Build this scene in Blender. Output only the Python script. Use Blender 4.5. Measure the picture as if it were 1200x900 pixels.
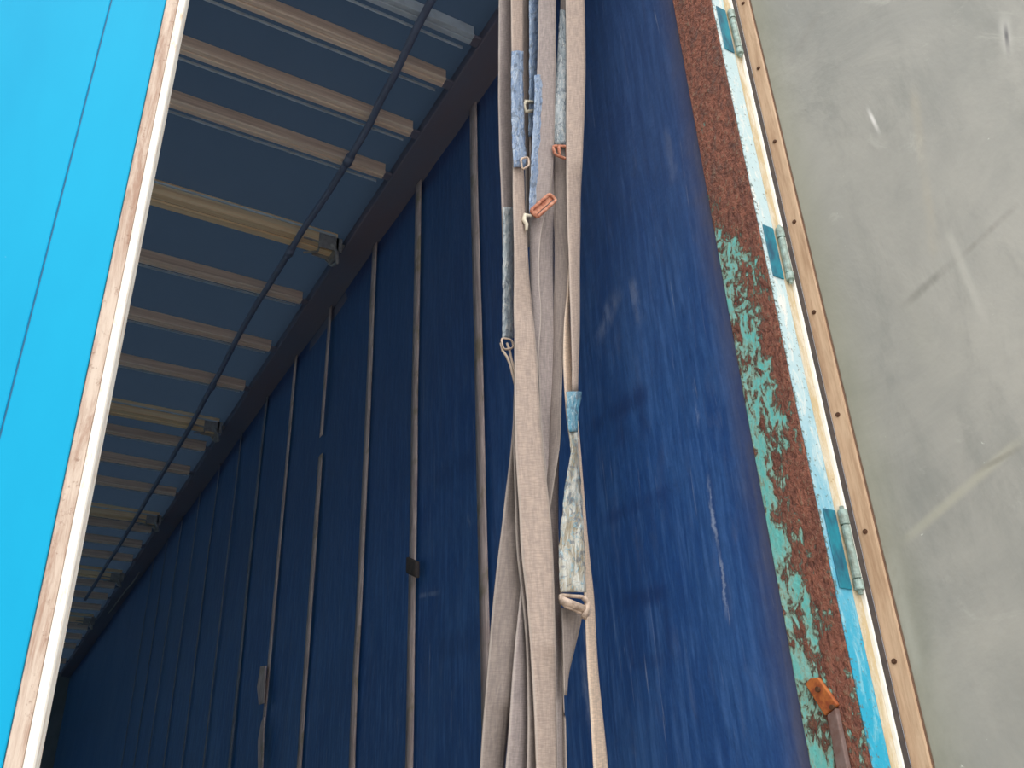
import bpy, bmesh, math, random
from mathutils import Vector, Matrix, noise
random.seed(7)
for o in list(bpy.data.objects): bpy.data.objects.remove(o, do_unlink=True)
scn = bpy.context.scene
COL = scn.collection

# ------------------------------------------------------------------ camera
CAM = Vector((0, 0, 1.45))
F_PX = 1085.8
yaw, pitch, roll = 0.5430, 0.5058, -0.0424
cy, sy, cp, sp = math.cos(yaw), math.sin(yaw), math.cos(pitch), math.sin(pitch)
FW = Vector((sy*cp, cy*cp, sp)); R0 = Vector((cy, -sy, 0)); U0 = R0.cross(FW)
RT = math.cos(roll)*R0 + math.sin(roll)*U0
UP = -math.sin(roll)*R0 + math.cos(roll)*U0
cam_d = bpy.data.cameras.new('camera'); cam = bpy.data.objects.new('camera', cam_d); COL.objects.link(cam)
cam_d.sensor_width = 36; cam_d.lens = F_PX/1200*36; cam_d.clip_start = .02; cam_d.clip_end = 500
m3 = Matrix((RT, UP, -FW)).transposed()
cam.matrix_world = Matrix.Translation(CAM) @ m3.to_4x4()
scn.camera = cam

# ------------------------------------------------------------------ light
scn.view_settings.view_transform = 'Standard'
scn.view_settings.look = 'None'
scn.view_settings.gamma = 1
scn.view_settings.use_curve_mapping = False
scn.view_settings.exposure = 0.0
SKY_STRENGTH = 1.55
world = bpy.data.worlds.new('sky'); scn.world = world; world.use_nodes = True
wn = world.node_tree.nodes; wl = world.node_tree.links
bg = wn['Background']
tc = wn.new('ShaderNodeTexCoord'); dot = wn.new('ShaderNodeVectorMath'); dot.operation = 'DOT_PRODUCT'
wl.new(tc.outputs['Generated'], dot.inputs[0])
dv = Vector((-0.15, -0.62, 0.77)).normalized(); dot.inputs[1].default_value = dv
rp = wn.new('ShaderNodeValToRGB'); mr = wn.new('ShaderNodeMapRange')
mr.inputs['From Min'].default_value = -1; mr.inputs['From Max'].default_value = 1
wl.new(dot.outputs['Value'], mr.inputs['Value']); wl.new(mr.outputs['Result'], rp.inputs['Fac'])
rp.color_ramp.elements[0].position = .35; rp.color_ramp.elements[0].color = (.50, .56, .66, 1)
rp.color_ramp.elements[1].position = 1.0; rp.color_ramp.elements[1].color = (1.35, 1.30, 1.22, 1)
wl.new(rp.outputs['Color'], bg.inputs['Color']); bg.inputs['Strength'].default_value = SKY_STRENGTH
sun_d = bpy.data.lights.new('sun', 'SUN'); sun = bpy.data.objects.new('sun', sun_d); COL.objects.link(sun)
sun_d.energy = 1.1; sun_d.angle = math.radians(50); sun_d.color = (1, .96, .9)
sun.rotation_euler = Vector((.30, .62, -1.05)).to_track_quat('-Z', 'Y').to_euler()   # veiled sun, high behind the viewer

# ------------------------------------------------------------------ frame sizes (metres)
S = 1.25                       # half width of the trailer seen from the camera axis
WX = S                         # right curtain plane
LX = -1.36                     # left side
H = CAM.z + 2.125*S            # underside of bows and cantrail
FLOOR = 1.18
POST_Y0, POST_Y1 = 1.05, 1.174
FRONT = 13.25

def ray(x, y):
    return RT*((x-600)/F_PX) - UP*((y-450)/F_PX) + FW
def atY(x, y, Y):
    d = ray(x, y); return CAM + d*(Y/d.y)
def atX(x, y, X):
    d = ray(x, y); return CAM + d*(X/d.x)
def atP(x, y, p, n):
    d = ray(x, y); return CAM + d*((Vector(p)-CAM).dot(n)/d.dot(n))

def lin(r, g, b):
    f = lambda c: (c/255/12.92) if c/255 <= .04045 else ((c/255+.055)/1.055)**2.4
    return (f(r), f(g), f(b), 1)

# ------------------------------------------------------------------ material helpers
class NT:
    def __init__(s, name):
        s.m = bpy.data.materials.new(name); s.m.use_nodes = True
        s.n = s.m.node_tree.nodes; s.l = s.m.node_tree.links
        s.b = s.n['Principled BSDF']; s.out = s.n['Material Output']
        s.b.inputs['Roughness'].default_value = .6
    def coord(s, kind='Object', scale=(1,1,1), loc=(0,0,0), rot=(0,0,0)):
        t = s.n.new('ShaderNodeTexCoord'); mp = s.n.new('ShaderNodeMapping')
        mp.inputs['Scale'].default_value = scale; mp.inputs['Location'].default_value = loc; mp.inputs['Rotation'].default_value = rot
        s.l.new(t.outputs[kind], mp.inputs['Vector']); return mp.outputs['Vector']
    def noise(s, vec, scale=5, detail=4, rough=.6, dist=0):
        k = s.n.new('ShaderNodeTexNoise'); k.inputs['Scale'].default_value = scale; k.inputs['Detail'].default_value = detail
        k.inputs['Roughness'].default_value = rough; k.inputs['Distortion'].default_value = dist
        s.l.new(vec, k.inputs['Vector']); return k.outputs['Fac']
    def rng(s, v, a, b, c=0, d=1, smooth=True):
        k = s.n.new('ShaderNodeMapRange'); k.interpolation_type = 'SMOOTHSTEP' if smooth else 'LINEAR'
        for i, q in zip(('From Min','From Max','To Min','To Max'), (a,b,c,d)): k.inputs[i].default_value = q
        s.l.new(v, k.inputs['Value']); return k.outputs['Result']
    def math(s, op, a, b=None):
        k = s.n.new('ShaderNodeMath'); k.operation = op
        for i, q in enumerate((a, b)):
            if q is None: continue
            if isinstance(q, (int, float)): k.inputs[i].default_value = q
            else: s.l.new(q, k.inputs[i])
        return k.outputs[0]
    def mix(s, fac, a, b):
        k = s.n.new('ShaderNodeMix'); k.data_type = 'RGBA'; k.clamp_factor = True
        for i, q in ((0, fac), (6, a), (7, b)):
            if isinstance(q, (int, float)): k.inputs[i].default_value = q
            elif isinstance(q, tuple): k.inputs[i].default_value = q
            else: s.l.new(q, k.inputs[i])
        return k.outputs[2]
    def sep(s, vec):
        k = s.n.new('ShaderNodeSeparateXYZ'); s.l.new(vec, k.inputs[0]); return k.outputs
    def bump(s, h, strength=.3, dist=.01):
        k = s.n.new('ShaderNodeBump'); k.inputs['Strength'].default_value = strength; k.inputs['Distance'].default_value = dist
        s.l.new(h, k.inputs['Height']); s.l.new(k.outputs[0], s.b.inputs['Normal']); return k
    def base(s, c):
        if isinstance(c, tuple): s.b.inputs['Base Color'].default_value = c
        else: s.l.new(c, s.b.inputs['Base Color'])
    def translucent(s, fac, c):
        t = s.n.new('ShaderNodeBsdfTranslucent'); mx = s.n.new('ShaderNodeMixShader'); mx.inputs[0].default_value = fac
        if isinstance(c, tuple): t.inputs['Color'].default_value = c
        else: s.l.new(c, t.inputs['Color'])
        s.l.new(s.b.outputs[0], mx.inputs[1]); s.l.new(t.outputs[0], mx.inputs[2]); s.l.new(mx.outputs[0], s.out.inputs['Surface'])
    def line(s, u, v, p, q, w, soft=1.0):
        """mask of a straight scuff from p to q in the (u, v) plane"""
        dx, dy = q[0]-p[0], q[1]-p[1]; L = math.hypot(dx, dy); dx /= L; dy /= L
        uu = s.math('SUBTRACT', u, p[0]); vv = s.math('SUBTRACT', v, p[1])
        al = s.math('ADD', s.math('MULTIPLY', uu, dx), s.math('MULTIPLY', vv, dy))
        ac = s.math('ABSOLUTE', s.math('ADD', s.math('MULTIPLY', uu, -dy), s.math('MULTIPLY', vv, dx)))
        a = s.rng(ac, w*.2, w*(1+soft), 1, 0)
        e0 = s.rng(al, -.02, .03, 0, 1); e1 = s.rng(al, L-.05, L+.02, 1, 0)
        return s.math('MULTIPLY', a, s.math('MULTIPLY', e0, e1))

def simple(name, c, rough=.6, metal=0, var=.25, scale=30, bump=.1, c2=None, stretch=(1,1,1)):
    t = NT(name); v = t.coord('Object', stretch)
    n = t.noise(v, scale, 5, .65)
    d = c2 if c2 else tuple([x*(1-var) for x in c[:3]]+[1])
    t.base(t.mix(t.rng(n, .35, .7), c, d)); t.b.inputs['Roughness'].default_value = rough; t.b.inputs['Metallic'].default_value = metal
    if bump: t.bump(n, bump, .004)
    return t.m

M = {}
# inside of the blue curtain
t = NT('blue_tarpaulin'); v = t.coord('Object'); X, Y, Z = t.sep(v)
n1 = t.noise(t.coord('Object', (1, 1.2, .8)), 1.6, 6, .65, .6); n2 = t.noise(t.coord('Object', (1, 5, 1.1)), 5, 6, .7, .4)
c = t.mix(t.rng(n1, .3, .72), lin(24, 68, 138), lin(50, 92, 156))
n8 = t.noise(t.coord('Object', (1, 13, 1.1), (0, 1, 5)), 4.5, 6, .7, .3)
c = t.mix(t.math('MULTIPLY', t.rng(n8, .46, .66), .6), c, lin(74, 116, 184)); c = t.mix(t.math('MULTIPLY', t.rng(n8, .5, .34), .5), c, lin(26, 62, 128))
c = t.mix(t.math('MULTIPLY', t.rng(n2, .5, .8), .5), c, lin(92, 108, 152))
n3 = t.noise(t.coord('Object', (1, 1, 1), (3, 1, 2)), 3.2, 8, .75, 1.2)
c = t.mix(t.math('MULTIPLY', t.rng(n3, .62, .78), .45), c, lin(130, 140, 165))
n6 = t.noise(t.coord('Object', (1, 30, 1.3), (0, 3, 1)), 2.6, 4, .6, .6)
c = t.mix(t.math('MULTIPLY', t.rng(n6, .66, .72), .6), c, lin(150, 160, 190))
n7 = t.noise(t.coord('Object', (1, 40, 30)), 1.0, 3, .6)
c = t.mix(t.math('MULTIPLY', t.rng(n7, .35, .7), .16), c, lin(20, 45, 100))
def yz(x, y): p = atX(x, y, WX); return (p.y, p.z)
jag = t.noise(t.coord('Object', (.02, .6, 1)), 14, 5, .7); YJ = t.math('ADD', Y, t.math('MULTIPLY', t.math('SUBTRACT', jag, .5), .05))
for (a, b, w, k, col) in (((690,500),(762,455),.022,.75,(22,46,104)), ((700,612),(790,570),.014,.5,(24,50,112)), ((722,707),(782,693),.016,.75,(22,48,110)), ((690,468),(748,458),.02,.3,(24,50,110)),
                      ((776,705),(782,778),.012,.6,(26,52,112)), ((733,716),(741,782),.028,.5,(28,54,116)), ((748,480),(750,528),.014,.5,(24,48,106)), ((724,490),(728,528),.02,.45,(24,48,106)),
                      ((735,778),(782,772),.012,.4,(26,52,112)), ((505,560),(560,535),.03,.5,(24,50,108)), ((510,762),(560,742),.03,.5,(24,50,108))):
    mk = t.line(Y, Z, yz(*a), yz(*b), w); c = t.mix(t.math('MULTIPLY', t.math('MULTIPLY', mk, t.rng(n2, .25, .6)), k), c, lin(*col))
for (a, b, w, k) in (((700,395),(722,340),.022,.5), ((808,430),(814,500),.004,.9), ((826,560),(838,640),.004,.9), ((840,650),(848,720),.003,.8), ((775,150),(790,210),.012,.3), ((735,330),(748,380),.014,.4), ((488,698),(512,694),.006,.5), ((680,770),(690,860),.010,.5), ((545,605),(547,615),.006,.8)):
    mk = t.line(YJ, Z, yz(*a), yz(*b), w); c = t.mix(t.math('MULTIPLY', t.math('MULTIPLY', mk, t.rng(n2, .38, .56)), k*.8), c, lin(168, 182, 215))
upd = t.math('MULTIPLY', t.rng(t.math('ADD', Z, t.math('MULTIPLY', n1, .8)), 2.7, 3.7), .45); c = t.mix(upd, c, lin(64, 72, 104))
st = t.rng(t.math('ADD', Y, t.math('MULTIPLY', n3, .07)), 1.19, 1.30, 1, 0)
c = t.mix(t.math('MULTIPLY', st, t.rng(n8, .3, .7, .45, 1)), c, lin(92, 84, 92))
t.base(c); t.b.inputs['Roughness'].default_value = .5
t.bump(t.math('ADD', n1, t.math('MULTIPLY', n7, .15)), .35, .03)
t.translucent(.018, lin(60, 140, 200)); M['tarp'] = t.m
# roof sheet
t = NT('roof_sheet'); n = t.noise(t.coord('Object', (1, .6, 1)), 2.2, 5, .6)
t.base(t.mix(t.rng(n, .3, .7), lin(52, 64, 84), lin(42, 55, 76))); t.b.inputs['Roughness'].default_value = .8
t.translucent(.05, lin(120, 155, 195)); M['roof'] = t.m
M['bow'] = simple('bow_aluminium', lin(255, 236, 218), .45, .0, .25, 9, .05, lin(232, 206, 188), (.25, 8, 8))
M['bow_side'] = simple('bow_side_darker', lin(240, 214, 196), .6, .0, .3, 9, .05, lin(208, 180, 162), (.25, 8, 8))  # side faces a darker, browner tone than the strip
M['bow_wide'] = simple('wide_bow_wood', lin(255, 232, 196), .55, 0, .3, 10, .05, lin(244, 206, 160), (.2, 9, 9))
M['bow_lip'] = simple('bow_lip', lin(205, 220, 235), .4, .0, .2, 12, 0)
M['dark'] = simple('dark_groove', lin(112, 98, 96), .9, 0, .3, 30, 0)
M['black'] = simple('black_rubber', lin(66, 62, 64), .8, 0, .4, 40, .2, lin(84, 76, 72))
M['pole'] = simple('pole_paint', lin(116, 128, 156), .6, 0, .2, 12, .05)
M['bracket'] = simple('galvanised_bracket', lin(170, 170, 172), .4, .3, .3, 40, .2)
M['cantrail'] = simple('cantrail_paint', lin(112, 118, 140), .6, 0, .3, 3, .05, lin(120, 112, 126), (1, .4, 1))
M['wallgrey'] = simple('bulkhead_panel', lin(120, 130, 135), .7, 0, .3, 2, .05, lin(90, 100, 108))
M['floor'] = simple('floor_boards', lin(226, 198, 168), .7, 0, .3, 6, .2, lin(206, 180, 150), (4, .4, 1))
M['ground'] = simple('concrete_yard', lin(200, 192, 180), .9, 0, .2, 2, .1)
t = NT('pale_translucent_curtain'); n = t.noise(t.coord('Object'), 2, 4, .6)
t.base(t.mix(t.rng(n, .3, .7), lin(150, 180, 205), lin(165, 192, 214))); t.translucent(.42, lin(205, 220, 224)); M['leftcurtain'] = t.m  # unseen side wall, made pale and translucent to light the interior
# curtain straps
t = NT('curtain_webbing'); n = t.noise(t.coord('Object', (1, 20, 1.5)), 5, 5, .7); n2 = t.noise(t.coord('Object', (1, 3, 3)), 3, 3, .6)
c = t.mix(t.rng(n, .3, .7), lin(222, 205, 202), lin(165, 148, 150)); c = t.mix(t.math('MULTIPLY', t.rng(n2, .52, .7), .7), c, lin(150, 138, 110))
t.base(c); t.b.inputs['Roughness'].default_value = .8; t.bump(n, .3, .003); M['batten'] = t.m
M['batten_dim'] = simple('dimmed_curtain_webbing', lin(130, 136, 152), .8, 0, .3, 12, .1)  # far straps: the dim light deep inside is put into the colour
# webbing of the hanging straps
def webbing(name, a, b):
    t = NT(name); uv = t.coord('UV'); U, V, _ = t.sep(uv)
    n = t.noise(t.coord('UV', (3, 9, 1)), 3, 6, .7, .3); fine = t.noise(t.coord('UV', (3, 420, 1)), 1, 2, .5)
    c = t.mix(t.rng(n, .3, .72), a, b)
    c = t.mix(t.math('MULTIPLY', t.rng(fine, .35, .65), .22), c, lin(90, 82, 80))
    d = t.math('ABSOLUTE', t.math('SUBTRACT', U, .5))
    c = t.mix(t.math('MULTIPLY', t.rng(d, .42, .47), .35), c, lin(205, 195, 188))
    n4 = t.noise(t.coord('UV', (1, 4, 1), (5, 2, 0)), 2, 4, .6); c = t.mix(t.math('MULTIPLY', t.rng(n4, .55, .8), .4), c, lin(128, 118, 116))
    t.base(c); t.b.inputs['Roughness'].default_value = .85
    rib = t.math('ADD', t.math('MULTIPLY', t.rng(t.math('ABSOLUTE', t.math('SUBTRACT', d, .28)), .0, .04), .5), fine)
    t.bump(rib, .35, .0012); return t.m
M['web1'] = webbing('webbing_beige', lin(192, 174, 164), lin(164, 150, 144))
M['web2'] = webbing('webbing_grey', lin(172, 161, 160), lin(142, 134, 136))
M['web3'] = webbing('webbing_dusty', lin(154, 143, 138), lin(128, 119, 118))
M['web4'] = webbing('webbing_pale', lin(236, 210, 188), lin(205, 186, 170))
def film(name, a, b, w):
    t = NT(name); n = t.noise(t.coord('UV', (2.2, 26, 1), (0, 0, 0), (0, 0, .5)), 2.2, 6, .6, 1.5); n2 = t.noise(t.coord('UV', (2, 8, 1)), 2, 4, .6, 1)
    c = t.mix(t.rng(n2, .35, .65), a, b); c = t.mix(t.math('MULTIPLY', t.rng(n, .5, .66), .6), c, w)
    n5 = t.noise(t.coord('UV', (1.6, 34, 1), (3, 1, 0), (0, 0, .9)), 1.6, 4, .55, .8); c = t.mix(t.math('MULTIPLY', t.rng(n5, .53, .62), .6), c, lin(78, 92, 112))  # dark crease shading of the folds, put into the colour
    t.base(c); t.b.inputs['Roughness'].default_value = .3; t.bump(t.math('ADD', n, t.math('MULTIPLY', n2, 1.2)), .6, .008); return t.m
M['film'] = film('sleeve_blue', lin(118, 146, 188), lin(160, 182, 212), lin(208, 218, 230))
M['film2'] = film('sleeve_teal', lin(84, 146, 176), lin(130, 172, 194), lin(215, 228, 235))
M['film4'] = film('sleeve_torn_white', lin(150, 140, 120), lin(205, 208, 205), lin(112, 172, 200))
M['film3'] = film('sleeve_grey', lin(140, 156, 168), lin(186, 196, 204), lin(228, 226, 222))
M['rustbuckle'] = simple('rusted_buckle', lin(168, 100, 78), .7, .1, .4, 90, .4, lin(215, 160, 135))
M['steelbuckle'] = simple('worn_buckle', lin(205, 185, 170), .5, .1, .3, 80, .3, lin(150, 132, 120))
M['whitehook'] = simple('pale_hook', lin(235, 228, 210), .5, 0, .2, 60, .2)
# rusty post
t = NT('rust_over_teal_paint'); v = t.coord('Object'); X, Y, Z = t.sep(v)
big = t.noise(t.coord('Object', (1, 7, 3.0), (0, 2, .7)), 3.0, 8, .74, .25); mid = t.noise(t.coord('Object', (1, 1.6, 1)), 26, 8, .72, .5); fine = t.noise(v, 120, 5, .7)
lump = t.noise(t.coord('Object', (1, 1.3, 1), (3, 5, 2)), 75, 4, .65, .2)
hi = t.rng(Z, 2.58, 2.95, 0, 1)                       # more rust high up
side = t.rng(Y, 1.06, 1.17, .06, -.035)              # more rust on the outer edge
g = t.math('ADD', t.math('ADD', t.math('ADD', t.math('MULTIPLY', big, .50), t.math('MULTIPLY', lump, .12)), t.math('MULTIPLY', mid, .48)), t.math('ADD', t.math('MULTIPLY', hi, .15), side))
rust = t.rng(g, .538, .572)
rc = t.mix(t.rng(mid, .35, .65), lin(196, 126, 104), lin(142, 90, 78)); rc = t.mix(t.math('MULTIPLY', t.rng(fine, .5, .75), .6), rc, lin(188, 140, 116))
rc = t.mix(t.math('MULTIPLY', t.math('MULTIPLY', hi, t.rng(mid, .5, .7)), .7), rc, lin(142, 118, 112))
pc = t.mix(t.rng(big, .3, .7), lin(96, 205, 204), lin(170, 212, 204)); pc = t.mix(t.math('MULTIPLY', t.rng(fine, .55, .72), .7), pc, lin(90, 130, 110))
rc = t.mix(t.math('MULTIPLY', t.rng(lump, .56, .66), .6), rc, lin(176, 152, 128)); rc = t.mix(t.math('MULTIPLY', t.rng(lump, .46, .38), .6), rc, lin(92, 52, 46))
ed = t.math('MULTIPLY', t.rng(g, .49, .54), t.math('SUBTRACT', 1, rust)); pc = t.mix(t.math('MULTIPLY', ed, .75), pc, lin(158, 166, 140))
t.base(t.mix(rust, pc, rc)); t.b.inputs['Roughness'].default_value = .75
t.bump(t.math('MULTIPLY', t.math('ADD', t.math('ADD', mid, fine), t.math('MULTIPLY', lump, 2.0)), t.math('ADD', rust, .12)), 1.0, .009); M['post'] = t.m
# painted rear flange : white flaking above, cyan below
t = NT('flaking_flange_paint'); v = t.coord('Object'); X, Y, Z = t.sep(v)
n = t.noise(t.coord('Object', (4, 4, 1)), 14, 7, .75, .4); f = t.noise(v, 110, 4, .7)
low = t.rng(t.math('ADD', Z, t.math('MULTIPLY', n, .5)), 1.9, 2.75, 0, 1)
c = t.mix(low, lin(34, 168, 206), lin(196, 222, 230)); c = t.mix(t.rng(n, .50, .66), c, t.mix(low, lin(120, 196, 218), lin(236, 238, 236)))
c = t.mix(t.math('MULTIPLY', t.rng(t.math('ADD', f, t.rng(X, 1.251, 1.262, .10, 0)), .60, .68), .85), c, lin(96, 108, 104))
t.base(c); t.b.inputs['Roughness'].default_value = .5; t.bump(f, .4, .003); M['flange'] = t.m
t = NT('cream_channel'); v = t.coord('Object'); n = t.noise(t.coord('Object', (4, 4, 1)), 10, 7, .75, .4); f = t.noise(v, 120, 4, .7)
c = t.mix(t.rng(n, .4, .65), lin(200, 180, 142), lin(222, 216, 202)); c = t.mix(t.math('MULTIPLY', t.rng(f, .6, .72), .7), c, lin(150, 118, 80))
t.base(c); t.bump(f, .3, .003); M['cream'] = t.m
M['bead'] = simple('white_bead', lin(250, 250, 246), .4, 0, .1, 60, .05)
M['hinge'] = simple('hinge_teal', lin(24, 142, 164), .45, 0, .4, 22, .3, lin(34, 80, 108), (1, 1, .5))
M['hingepale'] = simple('hinge_pale', lin(165, 190, 186), .5, .1, .4, 60, .3, lin(120, 130, 120))
t = NT('tan_retainer'); n = t.noise(t.coord('Object', (9, 9, .8)), 9, 7, .72, .3)
c = t.mix(t.rng(n, .35, .68), lin(206, 178, 150), lin(176, 144, 116)); n2 = t.noise(t.coord('Object', (1, 1, .5)), 6, 3, .6); c = t.mix(t.math('MULTIPLY', t.rng(n2, .5, .7), .5), c, lin(150, 122, 98))
t.base(c); t.b.inputs['Roughness'].default_value = .55; t.bump(n, .2, .003); M['retainer'] = t.m
M['rivet'] = simple('rusty_rivet', lin(98, 66, 46), .7, .1, .4, 80, .3)
M['tan_dark'] = simple('tan_edge', lin(120, 92, 76), .7, 0, .3, 30, .2)
M['plate'] = simple('orange_rust_plate', lin(196, 118, 62), .6, .1, .4, 60, .3, lin(150, 74, 48))
M['bar'] = simple('brown_bar', lin(130, 112, 110), .7, 0, .3, 40, .3, lin(112, 84, 76))
# grey inner door face
DOOR_A = math.radians(15)
t = NT('grey_laminate'); v = t.coord('Object'); X, Y, Z = t.sep(v)
n1 = t.noise(v, 2.3, 6, .62, .6); n2 = t.noise(t.coord('Object', (1, 1, .35)), 9, 6, .7, .3); n3 = t.noise(v, 60, 4, .7); n5 = t.noise(t.coord('Object', (1, 1, 1), (4, 2, 7)), 5.5, 7, .7, 1.5)
c = t.mix(t.rng(n1, .3, .7), lin(142, 144, 141), lin(164, 164, 159))
c = t.mix(t.math('MULTIPLY', t.rng(n2, .45, .75), .6), c, lin(124, 128, 125))
c = t.mix(t.math('MULTIPLY', t.rng(n5, .58, .72), .5), c, lin(178, 179, 174))
edge = t.rng(t.math('ADD', X, t.math('MULTIPLY', n1, .08)), .05, .16, 1, 0)
c = t.mix(t.math('MULTIPLY', edge, .5), c, lin(140, 142, 118))
c = t.mix(t.math('MULTIPLY', t.rng(n3, .70, .76), .8), c, lin(205, 210, 205))
t.base(c); GREY = t; GREY_NODES = dict(X=X, Y=Y, Z=Z, c=c, n2=n2); t.b.inputs['Roughness'].default_value = .45
t.bump(t.math('ADD', n1, t.math('MULTIPLY', n2, .4)), .18, .02); M['grey'] = t.m
# cyan outer face of the left door
t = NT('cyan_gloss_paint'); v = t.coord('Object'); n = t.noise(t.coord('Object', (1, 1, .3)), 3, 5, .6); f = t.noise(v, 45, 3, .6)
c = t.mix(t.rng(n, .3, .7), lin(6, 152, 200), lin(14, 164, 210)); c = t.mix(t.math('MULTIPLY', t.rng(f, .74, .78), .8), c, lin(170, 225, 240))
t.base(c); t.b.inputs['Roughness'].default_value = .5; t.b.inputs['Specular IOR Level'].default_value = .12; t.bump(n, .05, .02); M['cyan'] = t.m
t = NT('weathered_seal'); n = t.noise(t.coord('Object', (10, 10, 1)), 8, 7, .75, .4); f = t.noise(v if False else t.coord('Object'), 90, 4, .7)
c = t.mix(t.rng(n, .35, .68), lin(205, 190, 178), lin(158, 128, 112)); c = t.mix(t.math('MULTIPLY', t.rng(f, .56, .72), .7), c, lin(120, 84, 66))
t.base(c); t.b.inputs['Roughness'].default_value = .7; t.bump(n, .4, .004); M['seal'] = t.m
t = NT('white_lip'); n = t.noise(t.coord('Object', (10, 10, 2)), 12, 6, .7)
t.base(t.mix(t.rng(n, .50, .70), lin(253, 250, 244), lin(214, 188, 164))); t.b.inputs['Roughness'].default_value = .5; M['lip'] = t.m
M['joint'] = simple('cyan_joint', lin(20, 105, 145), .6, 0, .2, 20, 0)
M['teal_paint'] = simple('outer_teal_paint', lin(40, 150, 170), .5, 0, .3, 4, .1)

# ------------------------------------------------------------------ mesh helpers
def link(name, bm, mats, parent=None, smooth=False, bevel=0):
    me = bpy.data.meshes.new(name); bm.normal_update(); bm.to_mesh(me); bm.free()
    o = bpy.data.objects.new(name, me); COL.objects.link(o)
    for q in (mats if isinstance(mats, (list, tuple)) else [mats]): me.materials.append(q)
    if smooth:
        for p in me.polygons: p.use_smooth = True
    if parent: o.parent = parent
    if bevel:
        b = o.modifiers.new('bevel', 'BEVEL'); b.width = bevel; b.segments = 2; b.limit_method = 'ANGLE'
    return o
def box(bm, x0, x1, y0, y1, z0, z1, mat=0):
    v = [bm.verts.new((x, y, z)) for x in (x0, x1) for y in (y0, y1) for z in (z0, z1)]
    for f in ((0,1,3,2), (4,6,7,5), (0,4,5,1), (2,3,7,6), (0,2,6,4), (1,5,7,3)):
        bm.faces.new([v[i] for i in f]).material_index = mat
def tube(bm, pts, r, seg=10, closed=False, cap=True):
    pts = [Vector(p) for p in pts]; n = len(pts); rings = []; prev = None
    for i, p in enumerate(pts):
        a = pts[(i-1) % n] if (closed or i > 0) else p; b = pts[(i+1) % n] if (closed or i < n-1) else p
        d = (b-a).normalized()
        if prev is None: u = d.orthogonal().normalized()
        else: u = (prev - d*prev.dot(d)).normalized()
        prev = u; w = d.cross(u); rr = r[i] if isinstance(r, (list, tuple)) else r
        rings.append([bm.verts.new(p + (u*math.cos(2*math.pi*k/seg) + w*math.sin(2*math.pi*k/seg))*rr) for k in range(seg)])
    for i in range(n if closed else n-1):
        A, B = rings[i], rings[(i+1) % n]
        for k in range(seg): bm.faces.new((A[k], A[(k+1) % seg], B[(k+1) % seg], B[k]))
    if cap and not closed:
        bm.faces.new(rings[0][::-1]); bm.faces.new(rings[-1])
def prism(bm, poly, off, mat=0):
    """closed polygon (3D points) pushed along off"""
    a = [bm.verts.new(p) for p in poly]; b = [bm.verts.new(Vector(p)+Vector(off)) for p in poly]; n = len(a)
    bm.faces.new(a).material_index = mat; bm.faces.new(b[::-1]).material_index = mat
    for i in range(n): bm.faces.new((a[i], b[i], b[(i+1) % n], a[(i+1) % n])).material_index = mat
    bmesh.ops.recalc_face_normals(bm, faces=bm.faces)
def tag(o, label, cat, group=None, kind=None):
    o['label'] = label; o['category'] = cat
    if group: o['group'] = group
    if kind: o['kind'] = kind
    return o
def empty(name, loc, label, cat, group=None, kind=None):
    o = bpy.data.objects.new(name, None); COL.objects.link(o); o.location = loc; o.empty_display_size = .1
    return tag(o, label, cat, group, kind)
def adopt(child, parent):
    """parent a mesh made in world coordinates to a thing's Empty"""
    child.parent = parent; child.matrix_parent_inverse = Matrix.Translation(-parent.location) if not parent.parent else Matrix.Identity(4)
    return child

# ------------------------------------------------------------------ setting
bm = bmesh.new(); box(bm, -25, 25, -25, 40, -.2, 0); tag(link('ground', bm, M['ground']), 'grey concrete yard under the trailer', 'ground', kind='structure')
bm = bmesh.new(); box(bm, LX, WX+.05, POST_Y0, FRONT+.1, FLOOR-.16, FLOOR); tag(link('floor', bm, M['floor']), 'wooden board floor of the trailer', 'floor', kind='structure')
bm = bmesh.new()
ny = 60; rows = []
for i in range(ny+1):
    y = POST_Y1 + (FRONT-POST_Y1)*i/ny
    rows.append([bm.verts.new((LX + (WX+.05-LX)*k/12, y, H+.046+.005*noise.noise(Vector((k*.35, y*1.3, 0)))+.006*math.sin(math.pi*k/12))) for k in range(13)])
for i in range(ny):
    for k in range(12): bm.faces.new((rows[i][k], rows[i+1][k], rows[i+1][k+1], rows[i][k+1]))
ro = link('ceiling', bm, M['roof'], smooth=True); tag(ro, 'dark blue grey roof sheet stretched over the bows', 'roof', kind='structure')
bm = bmesh.new(); box(bm, LX-.03, LX, POST_Y1, FRONT, FLOOR, H); tag(link('wall_left', bm, M['leftcurtain']), 'unseen left side wall of the trailer, made pale and translucent to let light in', 'wall', kind='structure')
bm = bmesh.new(); box(bm, LX-.03, WX+.05, FRONT, FRONT+.06, FLOOR-.1, H+.14)
for k in range(6): box(bm, LX+.2+.42*k, LX+.26+.42*k, FRONT-.02, FRONT, FLOOR, H)
tag(link('wall_front', bm, M['wallgrey'], bevel=.004), 'grey bulkhead at the far end of the trailer', 'wall', kind='structure')
bm = bmesh.new(); box(bm, .905*S, WX+.06, POST_Y1-.02, FRONT, H, H+.10); box(bm, WX+.012, WX+.06, POST_Y1-.02, FRONT, H-.07, H)
tag(link('trim_1', bm, M['cantrail'], bevel=.006), 'dark cantrail beam along the top of the blue curtain', 'beam', kind='structure')
bm = bmesh.new(); box(bm, LX-.06, LX+.13, POST_Y1-.02, FRONT, H, H+.10); tag(link('trim_2', bm, M['cantrail'], bevel=.006), 'cantrail beam above the left wall', 'beam', kind='structure')
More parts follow.
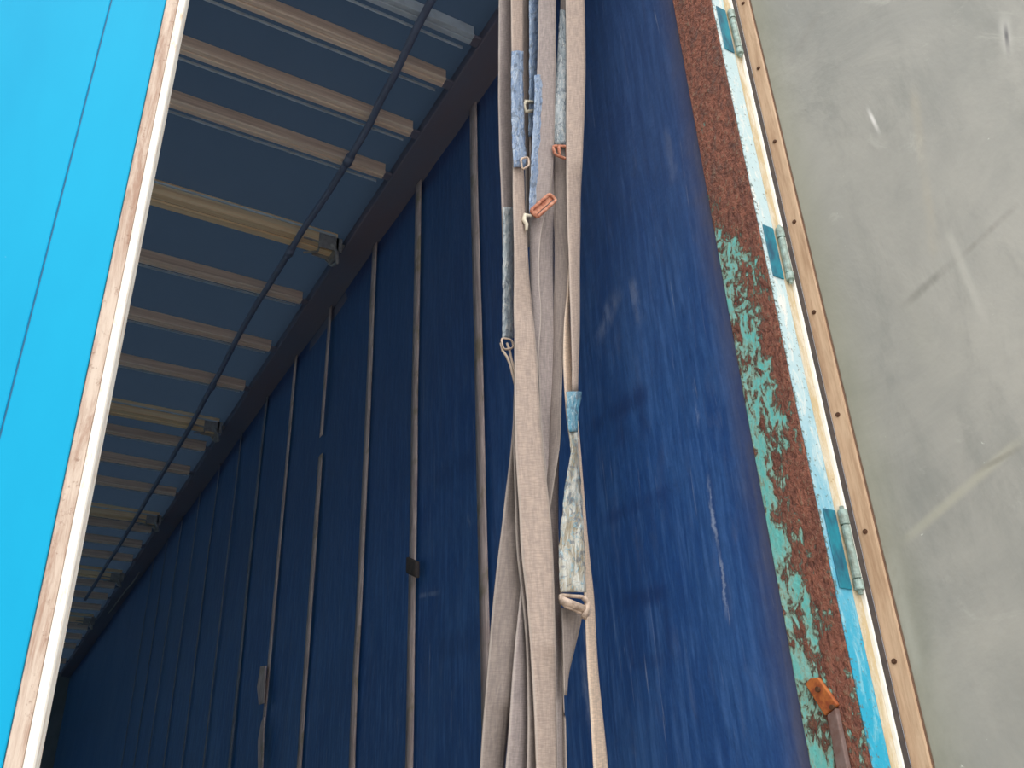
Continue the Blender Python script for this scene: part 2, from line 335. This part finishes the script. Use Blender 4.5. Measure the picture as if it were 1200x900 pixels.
bm = bmesh.new(); box(bm, LX-.06, WX, POST_Y0, POST_Y1-.02, H-.02, H+.17); tag(link('trim_3', bm, M['teal_paint'], bevel=.006), 'teal header beam over the rear opening', 'beam', kind='structure')
bm = bmesh.new(); box(bm, LX-.06, LX+.0, POST_Y0, POST_Y1-.02, FLOOR-.16, H-.02); tag(link('trim_4', bm, M['teal_paint'], bevel=.006), 'teal left corner post of the rear frame', 'post', kind='structure')
bm = bmesh.new(); box(bm, LX-.06, WX+.08, POST_Y0-.06, POST_Y0, FLOOR-.22, FLOOR); tag(link('trim_5', bm, M['teal_paint'], bevel=.006), 'rear sill beam under the trailer doors', 'beam', kind='structure')

# ------------------------------------------------------------------ blue side curtain
def cur_x(y, z):
    return WX + .010*noise.noise(Vector((y*1.4, z*.9, 3))) + .006*noise.noise(Vector((y*4, z*1.2, 8))) + .008
cur = empty('side_curtain', (WX+.02, POST_Y1, FLOOR), 'scuffed blue tarpaulin side curtain behind the hanging straps', 'curtain')
bm = bmesh.new(); ys = []; y = POST_Y1+.001
while y < FRONT: ys.append(y); y += .035 if y < 2.4 else (.09 if y < 5 else .25)
ys.append(FRONT); zs = [FLOOR+(H+.02-FLOOR)*k/70 for k in range(71)]
g = [[bm.verts.new((cur_x(y, z), y, z)) for z in zs] for y in ys]
for i in range(len(ys)-1):
    for k in range(70): bm.faces.new((g[i][k], g[i][k+1], g[i+1][k+1], g[i+1][k]))
adopt(link('tarpaulin', bm, M['tarp'], smooth=True), cur)
BAT = [1.815, 2.208, 2.588, 3.048, 3.485, 3.908, 4.345, 4.77, 5.2, 5.64, 6.07, 6.5]
def cstrap(y0, z0, z1, w, ph, x0=.010):
    bm = bmesh.new(); n = max(4, int((z1-z0)/.09)); A = []
    for i in range(n+1):
        z = z0+(z1-z0)*i/n; yy = y0+.006*noise.noise(Vector((ph, z*1.1, 0)))
        A.append([bm.verts.new((min(cur_x(yy, z), WX+.006)-x0+.002*abs(k-1), yy+w*(k-1)/2, z)) for k in range(3)])
    for i in range(n):
        for k in range(2): bm.faces.new((A[i][k], A[i+1][k], A[i+1][k+1], A[i][k+1]))
    bmesh.ops.recalc_face_normals(bm, faces=bm.faces)
    bmesh.ops.solidify(bm, geom=bm.faces[:], thickness=.003)
    return bm
for i, u in enumerate(BAT):
    Y = u*S; w = .052 if i < 4 else (.042 if i < 6 else .024)  # far straps narrowed so they fade into the dim depth
    if i == 3:
        za = atX(380, 508, WX).z; zb = atX(378, 532, WX).z
        adopt(link('curtain_strap', cstrap(Y+.012, za, H, w*.75, i), M['batten'], smooth=True), cur)
        adopt(link('curtain_strap', cstrap(Y, FLOOR+.05, zb, w, i+.3), M['batten'], smooth=True), cur)
    else:
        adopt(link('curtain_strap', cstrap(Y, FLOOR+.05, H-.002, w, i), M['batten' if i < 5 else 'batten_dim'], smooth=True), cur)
p = atX(486, 663, WX-.01); bm = bmesh.new(); box(bm, p.x-.016, p.x+.002, p.y-.04, p.y+.04, p.z-.035, p.z+.022)
for v in bm.verts: v.co.z += (v.co.y-p.y)*.5
o = adopt(link('tie_band', bm, M['black'], bevel=.006), cur); o['label'] = 'dark tie wrapped around a curtain strap'
bm = bmesh.new()
for (poly) in ([(305,781),(311,780),(309,824),(303,826),(301,805)], [(306,846),(309,840),(307,900),(302,902),(302,868)]):
    prism(bm, [atX(x, y, WX-.03) for x, y in poly], (.006, 0, 0))
adopt(link('strap_tail', bm, M['batten'], bevel=.001), cur)

# ------------------------------------------------------------------ roof bows
def bow_bm(y, end, wide=False):
    """hat section: flat strip, open groove, thin lip (the lip lies further in)"""
    x0, x1 = LX+.132, end*S; A = bmesh.new(); B = bmesh.new(); C_ = bmesh.new()
    if not wide:
        box(A, x0, x1, y-.030, y-.011, H-.004, H+.004); box(A, x0, x1, y-.009, y+.012, H-.007, H+.004)
        box(B, x0, x1, y-.025, y+.014, H+.004, H+.052)
        box(C_, x0, x1-.012, y+.040, y+.046, H-.001, H+.008)
    else:
        box(A, x0, x1, y-.040, y-.003, H-.024, H+.05); box(A, x0, x1, y+.002, y+.040, H-.030, H+.05)
        box(B, x0, x1, y-.036, y+.036, H-.020, H+.052)
        box(C_, x0, x1-.02, y-.080, y-.074, H+.000, H+.008)
    return A, B, C_
ORD = ['first','second','third','fourth','fifth','sixth','seventh','eighth','ninth','tenth','eleventh','twelfth','thirteenth','fourteenth','fifteenth','sixteenth','seventeenth','eighteenth','nineteenth','twentieth']
NARROW = [1.075, 1.60, 1.779, 2.013, 2.233, 3.072, 3.485, 3.883, 4.619, 4.966, 5.309, 5.988, 6.306, 6.618, 7.30, 7.62, 7.95, 8.6, 8.95, 9.3, 9.95]
WIDE = [2.672, 4.336, 5.755, 7.005, 8.28]
vis = [u for u in NARROW if u > 1.5]
NW = {2.672: 'between the third and fourth clear narrow bows', 4.336: '', 5.755: ''}
allb = sorted([(u, 0) for u in NARROW]+[(u, 1) for u in WIDE])
kn = kw = 0
for u, wd in allb:
    Y = u*S
    if wd:
        kw += 1
        o = empty('roof_bow', (0, Y, H), 'wide tan roof beam with central groove, %s wide one from the rear' % ORD[kw-1], 'roof beam', 'wide roof beams')
    else:
        kn += 1
        if u < 1.5: lb = 'narrow roof bow above the opening, %s one from the header' % ORD[kn-1]
        else: lb = 'narrow beige roof bow with thin lip, %s visible one from the rear' % ORD[vis.index(u)]
        o = empty('roof_bow', (0, Y, H), lb, 'roof bow', 'narrow roof bows')
    end = .878 if not wd else .872
    A, B, C_ = bow_bm(Y, end if u > 1.5 else .90, wd)
    pale = abs(u-1.60) < .01
    adopt(link('bow_strip', A, M['bow_lip'] if pale else (M['bow_wide'] if wd else M['bow']), bevel=.0015), o)
    adopt(link('bow_channel', B, M['dark'] if wd else (M['bow_side'] if not pale else M['bow_lip'])), o)
    adopt(link('bow_lip', C_, M['bow_lip']), o)
    # carriage joining the bow to the cantrail
    bm = bmesh.new(); ex = end*S
    box(bm, ex-.006, .905*S, Y-.02, Y+.02, H+.002, H+.016)
    if wd:
        box(bm, ex-.09, ex+.02, Y-.05, Y-.042, H-.055, H+.02); box(bm, ex-.09, ex+.02, Y+.041, Y+.048, H-.045, H+.02)
        box(bm, ex-.01, ex+.004, Y-.05, Y+.048, H-.075, H+.02)
        tube(bm, [(ex-.03, Y-.052, H-.03), (ex-.005, Y-.056, H-.07), (ex+.012, Y-.02, H-.095), (ex+.006, Y+.03, H-.08), (ex-.02, Y+.05, H-.04)], .009, 8)
    adopt(link('bow_bracket', bm, M['bracket' if wd else 'cantrail'], bevel=.002), o)
    if wd:
        bm = bmesh.new(); tube(bm, [(ex-.16, Y-.047, H-.03), (ex-.08, Y-.05, H-.034), (ex-.075, Y+.01, H-.042), (ex-.13, Y+.045, H-.044)], .005, 6)
        adopt(link('bow_latch', bm, M['bracket']), o)

# long pull pole under the bows
bm = bmesh.new(); pts = []
ru = [(.717,1.1),(.719,1.529),(.737,1.9),(.746,2.05),(.745,2.25),(.731,2.75),(.724,3.3),(.738,3.9),(.748,4.5),(.745,5.4),(.744,6.2),(.735,7.0),(.73,7.9)]
for i in range(len(ru)-1):
    for k in range(4):
        f = k/4; f2 = f*f*(3-2*f); a, b = ru[i], ru[i+1]
        pts.append(((a[0]+(b[0]-a[0])*f2)*S*.985, (a[1]+(b[1]-a[1])*f)*S*.985, H-.050+.003*math.sin(i+k)))
tube(bm, pts, .0135, 12)
for yy in (2.2, 2.75, 3.9): 
    q = min(pts, key=lambda p: abs(p[1]-yy*S*.98)); tube(bm, [(q[0], q[1]-.02, q[2]), (q[0]+.003, q[1]+.03, q[2])], .018, 12)
tag(link('pull_pole', bm, M['pole'], smooth=True), 'long dark pole running lengthwise under the roof bows', 'pole')
bm = bmesh.new(); P = [atX(x, y, .955*S) for x, y in ((163,671),(156,682),(148,691),(140,702),(132,713),(124,722))]  # pale tube standing in for light leaking in by the cantrail
tube(bm, P, .006, 6); tag(link('light_gap_tube', bm, M['bracket'], smooth=True), 'thin pale tube standing in for a gap of light at the far end of the cantrail', 'light gap')

# ------------------------------------------------------------------ rusty corner post
post = empty('corner_post', (WX, POST_Y0, FLOOR), 'rear corner post with brown rust over flaking teal paint', 'post', kind='thing')
bm = bmesh.new(); box(bm, WX, 1.3165, POST_Y0, POST_Y1, FLOOR-.16, H+.15); adopt(link('post_face', bm, M['post'], bevel=.003), post)
bm = bmesh.new(); box(bm, WX+.001, 1.2915, POST_Y0-.003, POST_Y0, FLOOR-.16, H+.15); adopt(link('painted_flange', bm, M['flange'], bevel=.001), post)
bm = bmesh.new(); box(bm, 1.2925, 1.3115, POST_Y0-.002, POST_Y0, FLOOR-.16, H+.15); adopt(link('cream_channel', bm, M['cream']), post)
bm = bmesh.new(); box(bm, 1.3118, 1.3165, POST_Y0-.010, POST_Y0, FLOOR-.16, H+.15)
adopt(link('edge_bead', bm, M['bead'], bevel=.002), post)
# orange latch plate with hanging bar
q = [atX(x, y, WX-.001) for x, y in ((947,802),(953,795),(962,794),(985,826),(970,839))]
bm = bmesh.new(); prism(bm, q, (-.008, 0, 0)); lp = adopt(link('latch_plate', bm, M['plate'], bevel=.002), post); lp['label'] = 'orange rusted plate bolted to the post'
bm = bmesh.new()
bm.free()
for x, y in ((959,808),(976,829)):
    bm = bmesh.new(); c_ = atX(x, y, WX-.010); tube(bm, [c_+Vector((.004,0,0)), c_+Vector((-.004,0,0))], .0045, 8)
    link('plate_bolt', bm, M['rivet'], lp)
q = [atX(x, y, WX-.003) for x, y in ((974,838),(984,830),(1003,925),(990,930))]
bm = bmesh.new(); prism(bm, q, (-.010, 0, 0)); o = adopt(link('latch_bar', bm, M['bar'], bevel=.002), post)

# ------------------------------------------------------------------ right door, swung open
HX, HY = 1.342, POST_Y0-.001
e1 = Vector((math.sin(DOOR_A), -math.cos(DOOR_A), 0)); nrm = Vector((-math.cos(DOOR_A), -math.sin(DOOR_A), 0))   # along, inward normal
dr = empty('trailer_door', (HX, HY, FLOOR), 'opened trailer door showing its scuffed grey inner face and riveted tan edge', 'door', kind='thing')
ang = math.atan2(e1.y, e1.x)
dr.rotation_euler = (0, 0, ang)      # local x along the door, local y = +90deg : (-e1.y, e1.x)
# local +y direction:
ly = Vector((-e1.y, e1.x, 0)); sgn = 1 if ly.dot(nrm) > 0 else -1
DZ = H-FLOOR+.12
def dloc(x, y, off=0.0):
    p = atP(x, y, Vector((HX, HY, 0))+nrm*off, nrm); q = p-Vector((HX, HY, FLOOR)); return q.dot(e1), q.z
def dbox(bm, a, b, n0, n1, z0, z1): 
    y0, y1 = sorted((n0*sgn, n1*sgn)); box(bm, a, b, y0, y1, z0, z1)
bm = bmesh.new(); dbox(bm, .034, 1.26, -.045, -.004, -.1, DZ); link('door_panel', bm, M['grey'], dr, bevel=.002)
bm = bmesh.new(); dbox(bm, .0345, 1.26, -.049, -.045, -.1, DZ); link('outer_skin', bm, M['teal_paint'], dr)
bm = bmesh.new(); dbox(bm, .000, .0325, -.03, .003, -.1, DZ)
edge_strip = link('retainer_strip', bm, M['retainer'], dr, bevel=.0025); edge_strip['label'] = 'tan riveted strip along the hinge edge'
bm = bmesh.new(); dbox(bm, .0325, .0345, -.03, -.001, -.1, DZ); link('strip_joint', bm, M['tan_dark'], dr)
for (x, y) in ((871,4),(889,80),(908,166),(931,260),(954,366),(982,486),(1014,623),(1048,775)):
    a, z = dloc(x, y, .003); bm = bmesh.new()
    tube(bm, [(a, .001*sgn, z), (a, .0048*sgn, z)], .0046, 12); tube(bm, [(a, .0045*sgn, z), (a, .0062*sgn, z)], .0026, 8)
    o = link('rivet', bm, M['rivet'], edge_strip)
bm = bmesh.new(); P0 = []
box(bm, 1.3195, 1.338, HY-.004, HY+.03, FLOOR-.1, H+.12)
o = link('rubber_seal', bm, M['black'], bevel=.003); o.parent = dr; o.matrix_parent_inverse = (Matrix.Translation(dr.location) @ Matrix.Rotation(ang, 4, 'Z')).inverted()
DRI = (Matrix.Translation(dr.location) @ Matrix.Rotation(ang, 4, 'Z')).inverted()
for (ya, yb) in ((14, 64), (266, 326), (596, 690)):
    za = atY({14:849,266:897,596:962}[ya], ya, HY).z; zb = atY({64:860,326:910,690:985}[yb], yb, HY).z
    bm = bmesh.new(); box(bm, WX+.009, 1.289, POST_Y0-.006, POST_Y0-.0035, zb, za)
    h = link('hinge', bm, M['hinge'], bevel=.0012); h.parent = dr; h.matrix_parent_inverse = DRI
    bm = bmesh.new(); L = za-zb
    for a, b in ((.0, .12), (.14, .80), (.82, 1.0)):
        tube(bm, [(1.302, POST_Y0-.010, zb+L*a), (1.302, POST_Y0-.010, zb+L*b)], .0085 if b-a < .3 else .0075, 12)
    tube(bm, [(1.302, POST_Y0-.010, zb-.008), (1.302, POST_Y0-.010, za+.008)], .004, 8)
    k = link('hinge_barrel', bm, M['hingepale'], smooth=False); k.parent = h
# scuffs of the grey face, in the door's own coordinates
t = GREY; c = GREY_NODES['c']; Xn, Zn, n2 = GREY_NODES['X'], GREY_NODES['Z'], GREY_NODES['n2']
for (a, b, w, col, k) in (((1060,358),(1118,306),.007,(112,114,108),.8), ((1128,300),(1200,232),.005,(128,128,122),.6), ((1062,632),(1200,512),.007,(186,184,166),.4),
                          ((1150,550),(1200,522),.004,(120,120,112),.6), ((1042,650),(1075,800),.012,(180,182,176),.5), ((925,75),(965,5),.010,(138,138,134),.55),
                          ((1110,270),(1160,390),.006,(190,190,184),.4), ((1095,300),(1070,100),.008,(172,166,152),.4), ((1176,18),(1182,68),.008,(195,195,192),.5), ((1018,130),(1030,155),.003,(235,235,235),.8),
                          ((1178,30),(1182,62),.003,(70,72,80),.9), ((1060,345),(1110,460),.02,(168,168,160),.3)):
    pa, pb = dloc(*a, -.004), dloc(*b, -.004); mk = t.line(Xn, Zn, pa, pb, w)
    c = t.mix(t.math('MULTIPLY', t.math('MULTIPLY', mk, t.rng(n2, .3, .62)), k), c, lin(*col))
vo = t.n.new('ShaderNodeTexVoronoi'); vo.inputs['Scale'].default_value = 9; t.l.new(t.coord('Object'), vo.inputs['Vector'])
c = t.mix(t.math('MULTIPLY', t.rng(vo.outputs['Distance'], .02, .035, 1, 0), .6), c, lin(90, 90, 84))
t.base(c)

# ------------------------------------------------------------------ left door, ajar
TH = math.radians(12); ED = Vector((.0695, .87, 0)); ld = Vector((-math.cos(TH), math.sin(TH), 0)); ln = Vector((-math.sin(TH), -math.cos(TH), 0))
LW = 1.46; hinge_p = ED + ld*LW
lf = empty('trailer_door', (hinge_p.x, hinge_p.y, FLOOR), 'bright cyan trailer door leaf with a white and rust-stained rubber edge', 'door', kind='thing')
lang = math.atan2(-ld.y, -ld.x); lf.rotation_euler = (0, 0, lang)        # local x from hinge to free edge, local -y = outside
lyv = Vector((ld.y, -ld.x, 0)); so = -1 if lyv.dot(ln) < 0 else 1         # sign of outward along local y
def lbox(bm, t0, t1, n0, n1, z0, z1):
    y0, y1 = sorted((n0*so, n1*so)); box(bm, LW-t1, LW-t0, y0, y1, z0, z1)
bm = bmesh.new(); lbox(bm, .0845, LW, -.035, 0, -.1, DZ); link('door_panel', bm, M['cyan'], lf, bevel=.0015)
bm = bmesh.new(); lbox(bm, .0232, .083, -.03, .0012, -.1, DZ); link('edge_profile', bm, M['cyan'], lf, bevel=.0015)
bm = bmesh.new(); lbox(bm, .0825, .0848, -.035, -.0015, -.1, DZ); link('panel_joint', bm, M['joint'], lf)
bm = bmesh.new(); lbox(bm, .0090, .0222, -.03, .003, -.1, DZ); lbox(bm, .0222, .0235, -.03, -.001, -.1, DZ); o = link('rubber_seal', bm, M['seal'], lf, bevel=.002)
bm = bmesh.new(); lbox(bm, .0, .0088, -.03, .006, -.1, DZ); o = link('seal_lip', bm, M['lip'], lf, bevel=.004); o['label'] = 'white rubber lip'

# ------------------------------------------------------------------ hanging straps
def interp(tab, y):
    if y <= tab[0][0]: i = 0
    elif y >= tab[-1][0]: i = len(tab)-2
    else: i = max(k for k in range(len(tab)-1) if tab[k][0] <= y)
    a, b = tab[i], tab[i+1]; p0 = tab[max(i-1, 0)]; p3 = tab[min(i+2, len(tab)-1)]
    f = (y-a[0])/(b[0]-a[0]); f = min(max(f, 0), 1); out = []
    h = b[0]-a[0]
    for k in (1, 2):
        m0 = (b[k]-p0[k])/(b[0]-p0[0]); m1 = (p3[k]-a[k])/(p3[0]-a[0])
        out.append((2*f**3-3*f*f+1)*a[k]+(f**3-2*f*f+f)*h*m0+(-2*f**3+3*f*f)*b[k]+(f**3-f*f)*h*m1)
    return out
def ribbon(tab, Y0, up=False, down=False, side=1, thick=.0022, bulge=.0025, wnom=.048, cap=.02, crumple=0, seed=0, step=9):
    """woven strap between two measured edges; turned edges recede so the webbing keeps its width"""
    y0, y1 = tab[0][0], tab[-1][0]; n = max(3, int((y1-y0)/step)); rows = []
    for i in range(n+1):
        y = y0+(y1-y0)*i/n; xl, xr = interp(tab, y)
        a, b = atY(xl, y, Y0), atY(xr, y, Y0); w = (b-a).length
        dd = min(math.sqrt(max(wnom**2-w*w, 0)), cap)
        if side > 0: b = atY(xr, y, Y0+dd)
        else: a = atY(xl, y, Y0+dd)
        rows.append([a, b])
    if up:
        a, b = rows[0]; dz = (H-.01)-a.z; k = max(2, int(dz/.08))
        ext = [[Vector((a.x, a.y, a.z+dz*j/k)), Vector((b.x, b.y, b.z+dz*j/k))] for j in range(k, 0, -1)]; rows = ext+rows
    if down:
        a, b = rows[-1]; a2, b2 = rows[-3]; sa = (a-a2)/max(a2.z-a.z, 1e-4); sb = (b-b2)/max(b2.z-b.z, 1e-4); dz = a.z-(FLOOR+.12); k = max(2, int(dz/.06))
        for j in range(1, k+1):
            q = dz*j/k; e = .12*(1-math.exp(-q/.12))
            rows.append([Vector((a.x+sa.x*e, a.y, a.z-q)), Vector((b.x+sb.x*e, b.y, b.z-q))])
    bm = bmesh.new(); uv = bm.loops.layers.uv.new('UVMap'); NS = 6; G = []; dist = 0; VV = []
    for i, (a, b) in enumerate(rows):
        if i: dist += ((a+b)/2-(rows[i-1][0]+rows[i-1][1])/2).length
        VV.append(dist); ax = (b-a); nn = Vector((ax.y, -ax.x, 0)).normalized()
        if nn.y > 0: nn = -nn
        F, Bk = [], []
        for k in range(NS+1):
            u = k/NS; p = a+ax*u+nn*(bulge*(4*u*(1-u)) + .0015*noise.noise(Vector((u*2+seed, dist*7, seed))))
            if crumple: p = p+nn*crumple*(noise.noise(Vector((u*3+seed, dist*38+u*6, seed*2)))+.5*noise.noise(Vector((u*5, dist*80, seed))))
            F.append(bm.verts.new(p)); Bk.append(bm.verts.new(p-nn*thick))
        G.append((F, Bk))
    def face(vs, uvs):
        try: f = bm.faces.new(vs)
        except ValueError: return
        for l, q in zip(f.loops, uvs): l[uv].uv = q
    for i in range(len(rows)-1):
        (F0, B0), (F1, B1) = G[i], G[i+1]; v0, v1 = VV[i]+seed, VV[i+1]+seed
        for k in range(NS):
            u0, u1 = k/NS, (k+1)/NS
            face((F0[k], F1[k], F1[k+1], F0[k+1]), ((u0,v0),(u0,v1),(u1,v1),(u1,v0)))
            face((B0[k+1], B1[k+1], B1[k], B0[k]), ((u1,v0),(u1,v1),(u0,v1),(u0,v0)))
        face((B0[0], B1[0], F1[0], F0[0]), ((0,v0),(0,v1),(0,v1),(0,v0)))
        face((F0[NS], F1[NS], B1[NS], B0[NS]), ((1,v0),(1,v1),(1,v1),(1,v0)))
    for (F, Bk), flip in ((G[0], 0), (G[-1], 1)):
        for k in range(NS): face((F[k], F[k+1], Bk[k+1], Bk[k]) if not flip else (F[k+1], F[k], Bk[k], Bk[k+1]), ((0,0),)*4)
    bmesh.ops.recalc_face_normals(bm, faces=bm.faces)
    return bm
def ring(px, Y, r, bars=(), mat=None):
    """rectangular wire buckle through four measured corners, rounded"""
    P = [atY(x, y, Y) for x, y in px]; pts = []
    for i in range(4):
        a, b, c_ = P[i-1], P[i], P[(i+1) % 4]
        k1 = min(.35, .006/max((a-b).length, 1e-4)); k2 = min(.35, .006/max((c_-b).length, 1e-4))
        pts += [b+(a-b)*k1, b+(a-b)*k1*.3+(c_-b)*k2*.3, b+(c_-b)*k2]
    bm = bmesh.new(); tube(bm, pts, r, 8, closed=True)
    for (i, j, f) in bars:
        a = P[i].lerp(P[(i+1) % 4], f); b = P[(j+1) % 4].lerp(P[j], f); tube(bm, [a, b], r*1.15, 8)
    return bm
GRP = 'lashing straps hanging in a bundle in the doorway'
def strap(label, tab, Y0, mat, up=False, down=False, **kw):
    t0 = tab[0]; p = atY((t0[1]+t0[2])/2, t0[0], Y0)
    o = empty('lashing_strap', (p.x, p.y, (H-.01) if up else p.z), label, 'strap', GRP)
    adopt(link('webbing', ribbon(tab, Y0, up, down, **kw), M[mat], smooth=True), o); return o
def sleeve(o, tab, Y0, mat, **kw):
    kw.setdefault('crumple', .0022); return adopt(link('sleeve', ribbon(tab, Y0, thick=.0015, step=4, **kw), M[mat], smooth=True), o)

s = strap('grey strap ending in a small loop buckle, outermost on the side of the dark interior', [(-10,585,601),(60,584.5,601),(120,584.5,601),(180,586,602),(240,588.5,602),(320,590,602),(396,591,602)], 1.335, 'web2', up=True, seed=1)
f_ = sleeve(s, [(243,589.5,601),(250,589.5,601.5),(300,589.5,601.5),(350,589.5,601.5),(397,589,601)], 1.327, 'film3', seed=2, bulge=.004)
bm = ring([(587,396),(600,398),(602,408),(590,410)], 1.322, .0022); adopt(link('buckle', bm, M['steelbuckle'], smooth=True), s)
bm = bmesh.new()
for k, pts in enumerate(([(587,402),(589,411),(594,418),(598,428),(601,440),(604,452)], [(594,402),(597,410),(599,420),(602,432),(604,446)])):
    tube(bm, [atY(x, y, 1.326+.003*k) for x, y in pts], .0026, 8)
adopt(link('cord_loop', bm, M['web4'], smooth=True), s)

s = strap('broad beige strap with a blue sleeve, running through the middle of the whole bundle', [(-10,599,613),(60,600,613),(130,601,613.5),(195,601.5,614),(240,602,615.5),(320,603,620),(380,603,626),(420,603,629.5),(500,603.5,634),(540,605,638),(600,608.5,645),(645,611,648),(700,617,650),(760,622,651),(820,626,652),(905,629.5,653)], 1.30, 'web1', up=True, down=True, seed=3)
sleeve(s, [(60,600,613.5),(75,599.5,613.5),(120,599.5,613.5),(160,600.5,615),(185,601.5,617.5),(196,602,616)], 1.292, 'film', seed=4)
bm = ring([(610,186),(619,184),(620,194),(612,199)], 1.29, .0025); adopt(link('buckle', bm, M['steelbuckle'], smooth=True), s)

s = strap('shaded narrow strap with a small white hook, deep in the bundle', [(-10,611,623),(60,611.5,623),(120,613,625),(200,616,625),(290,617.5,627)], 1.375, 'web3', up=True, seed=5)
bm = bmesh.new(); tube(bm, [atY(x, y, 1.345) for x, y in ((625,120),(616,119),(614,123),(616,131),(625,130))], .0045, 8)
adopt(link('hook', bm, M['whitehook'], smooth=True), s)

s = strap('blue-sleeved strap at the top centre, between the two tall blue sleeves', [(-10,620.5,634),(60,621,632.5),(120,621,630.5),(250,621.5,630)], 1.36, 'web2', up=True, seed=6)
sleeve(s, [(-10,620.5,634.5),(30,620.5,633.5),(60,620.5,632),(115,620.5,629),(160,620,627)], 1.352, 'film', seed=7)

s = strap('brownish strap with a long blue sleeve and a large rusted buckle', [(-10,631.5,651.5),(60,630.5,651.5),(120,628,650.5),(190,625,648.5),(235,621.5,644),(262,620.5,636),(290,620.5,632.5),(330,621,632),(370,622,634),(410,621,631),(450,619,628)], 1.325, 'web2', up=True, seed=8, side=-1)
sleeve(s, [(88,626.5,639.5),(100,627,640.5),(140,625.5,640),(180,623.5,637.5),(230,620.5,634),(250,621,632)], 1.315, 'film', seed=9)
bm = ring([(621.5,247),(644,227),(652,234.5),(629,255)], 1.305, .0038, ((0, 2, .02),)); adopt(link('buckle', bm, M['rustbuckle'], smooth=True), s)
bm = bmesh.new(); prism(bm, [atY(x, y, 1.308) for x, y in ((624,247),(645,229),(649,233),(628,252))], (0, .003, 0)); o = adopt(link('buckle_plate', bm, M['rustbuckle'], bevel=.001), s)
bm = bmesh.new(); tube(bm, [atY(x, y, 1.306) for x, y in ((622,253),(615,252),(614,258),(617,263),(616.5,270))], [.003,.0045,.005,.0045,.003], 8)
adopt(link('hook', bm, M['whitehook'], smooth=True), s)

s = strap('greyish strap emerging from behind the large rusted buckle and running to the bottom', [(150,637,652),(240,634,653),(280,631.5,650),(360,629,650),(420,631,653),(500,634,656),(540,638,655),(600,643,654.5),(700,648,656),(800,651,659),(905,653,660)], 1.35, 'web2', down=True, seed=10)
s = strap('strap with a pale crumpled sleeve above a small rust-brown buckle', [(-10,657,664.5),(40,655,664.5),(80,652.5,664.5),(150,648.5,664.5),(190,649.5,664.8),(240,649,666),(300,650,667.5),(360,649,664),(400,648,661),(460,646,658),(520,643,656),(560,639,650),(600,633,644)], 1.335, 'web3', up=True, seed=11, side=-1)
sleeve(s, [(12,656,662),(30,655,663),(60,653,664),(90,651,664.5),(120,648.5,664.5),(150,648,664.5),(170,649,664.5)], 1.324, 'film3', seed=12, side=-1, bulge=.004)
bm = ring([(648,171),(664,171.5),(665,187),(650,181)], 1.316, .0035, ((0, 2, .4),)); adopt(link('buckle', bm, M['rustbuckle'], smooth=True), s)

s = strap('wide grey strap, outermost beside the blue curtain at the top', [(-10,662.8,684.5),(60,664,686.2),(120,664,685.3),(180,664,683),(240,665,680.5),(300,667,680),(360,669,679.8),(420,671,678.8),(458,671,678)], 1.31, 'web1', up=True, seed=13)

s = strap('twisted strap with a torn teal and white sleeve above a thick worn buckle', [(300,668,676),(345,665,670),(375,662,669),(400,661,671.5),(430,661,674),(462,662.5,677.5),(500,666,677),(530,670,678),(560,665,680),(600,660,683),(645,657,685),(694,658,687)], 1.325, 'web4', seed=14, side=1)
sleeve(s, [(459,664,682),(470,664.5,680.5),(490,665.5,678.5),(506,667,677.2)], 1.300, 'film2', seed=15, crumple=.003, bulge=.003)
sleeve(s, [(506,667,677.2),(518,668.5,677.5),(530,669.5,678),(545,667,679),(560,664,680.5),(600,659.5,683),(645,655.5,685.5),(694,656.5,687)], 1.303, 'film4', seed=31, crumple=.0035, bulge=.003)
bm = ring([(655,697),(686,700),(690,722),(660,709)], 1.305, .0035); adopt(link('buckle', bm, M['steelbuckle'], smooth=True), s)
bm = bmesh.new(); tube(bm, [atY(x, y, 1.303) for x, y in ((657,703),(684,714))], .0075, 12); tube(bm, [atY(x, y, 1.300) for x, y in ((684,700),(689,706),(687,716),(684,724))], .0055, 10)
adopt(link('buckle_roller', bm, M['steelbuckle'], smooth=True), s)
adopt(link('webbing_tail', ribbon([(712,658,684),(730,659,681),(760,660,674),(790,661,667),(815,662,664)], 1.33, seed=16, cap=.01), M['web3'], smooth=True), s)

strap('slim pale strap diverging towards the blue curtain at the bottom', [(490,672,677),(560,676,683),(600,679,686.5),(645,682.5,690.5),(700,685.5,696),(760,688.5,700),(830,692.5,706),(905,697,713)], 1.335, 'web4', down=True, seed=17, cap=.04)
strap('dusty strap flaring out at the bottom on the side of the dark interior', [(430,603,606),(480,603,607),(540,598,611),(600,590.5,614),(645,584.5,615),(700,579,613),(760,573.5,607),(820,568.5,599.5),(905,563,591)], 1.335, 'web3', down=True, seed=18)
strap('strap that splits from under the broad beige one just above the bottom', [(600,613,624),(660,612,624),(700,610,622),(730,607,621),(760,604,621),(800,600.5,621),(850,597,620.5),(905,593,619)], 1.318, 'web2', down=True, seed=19)
TT = [(440,604,614),(500,602.5,612),(540,602.5,613),(600,604.5,616),(645,607,620),(700,612.5,626),(760,617.5,629),(830,619,632),(905,618,635)]
strap('nearly hidden strap seen as thin dark edges between two broad straps at the bottom', TT, 1.312, 'web3', down=True, seed=20)
strap('greenish grey strap edge showing along the lower side next to the worn buckle', [(480,645,651),(540,647,652),(600,648,653.5),(645,649,655.5),(700,651.5,657.5),(760,653,659),(830,654,661.5),(905,655,663.5)], 1.365, 'web3', down=True, seed=21, side=-1)
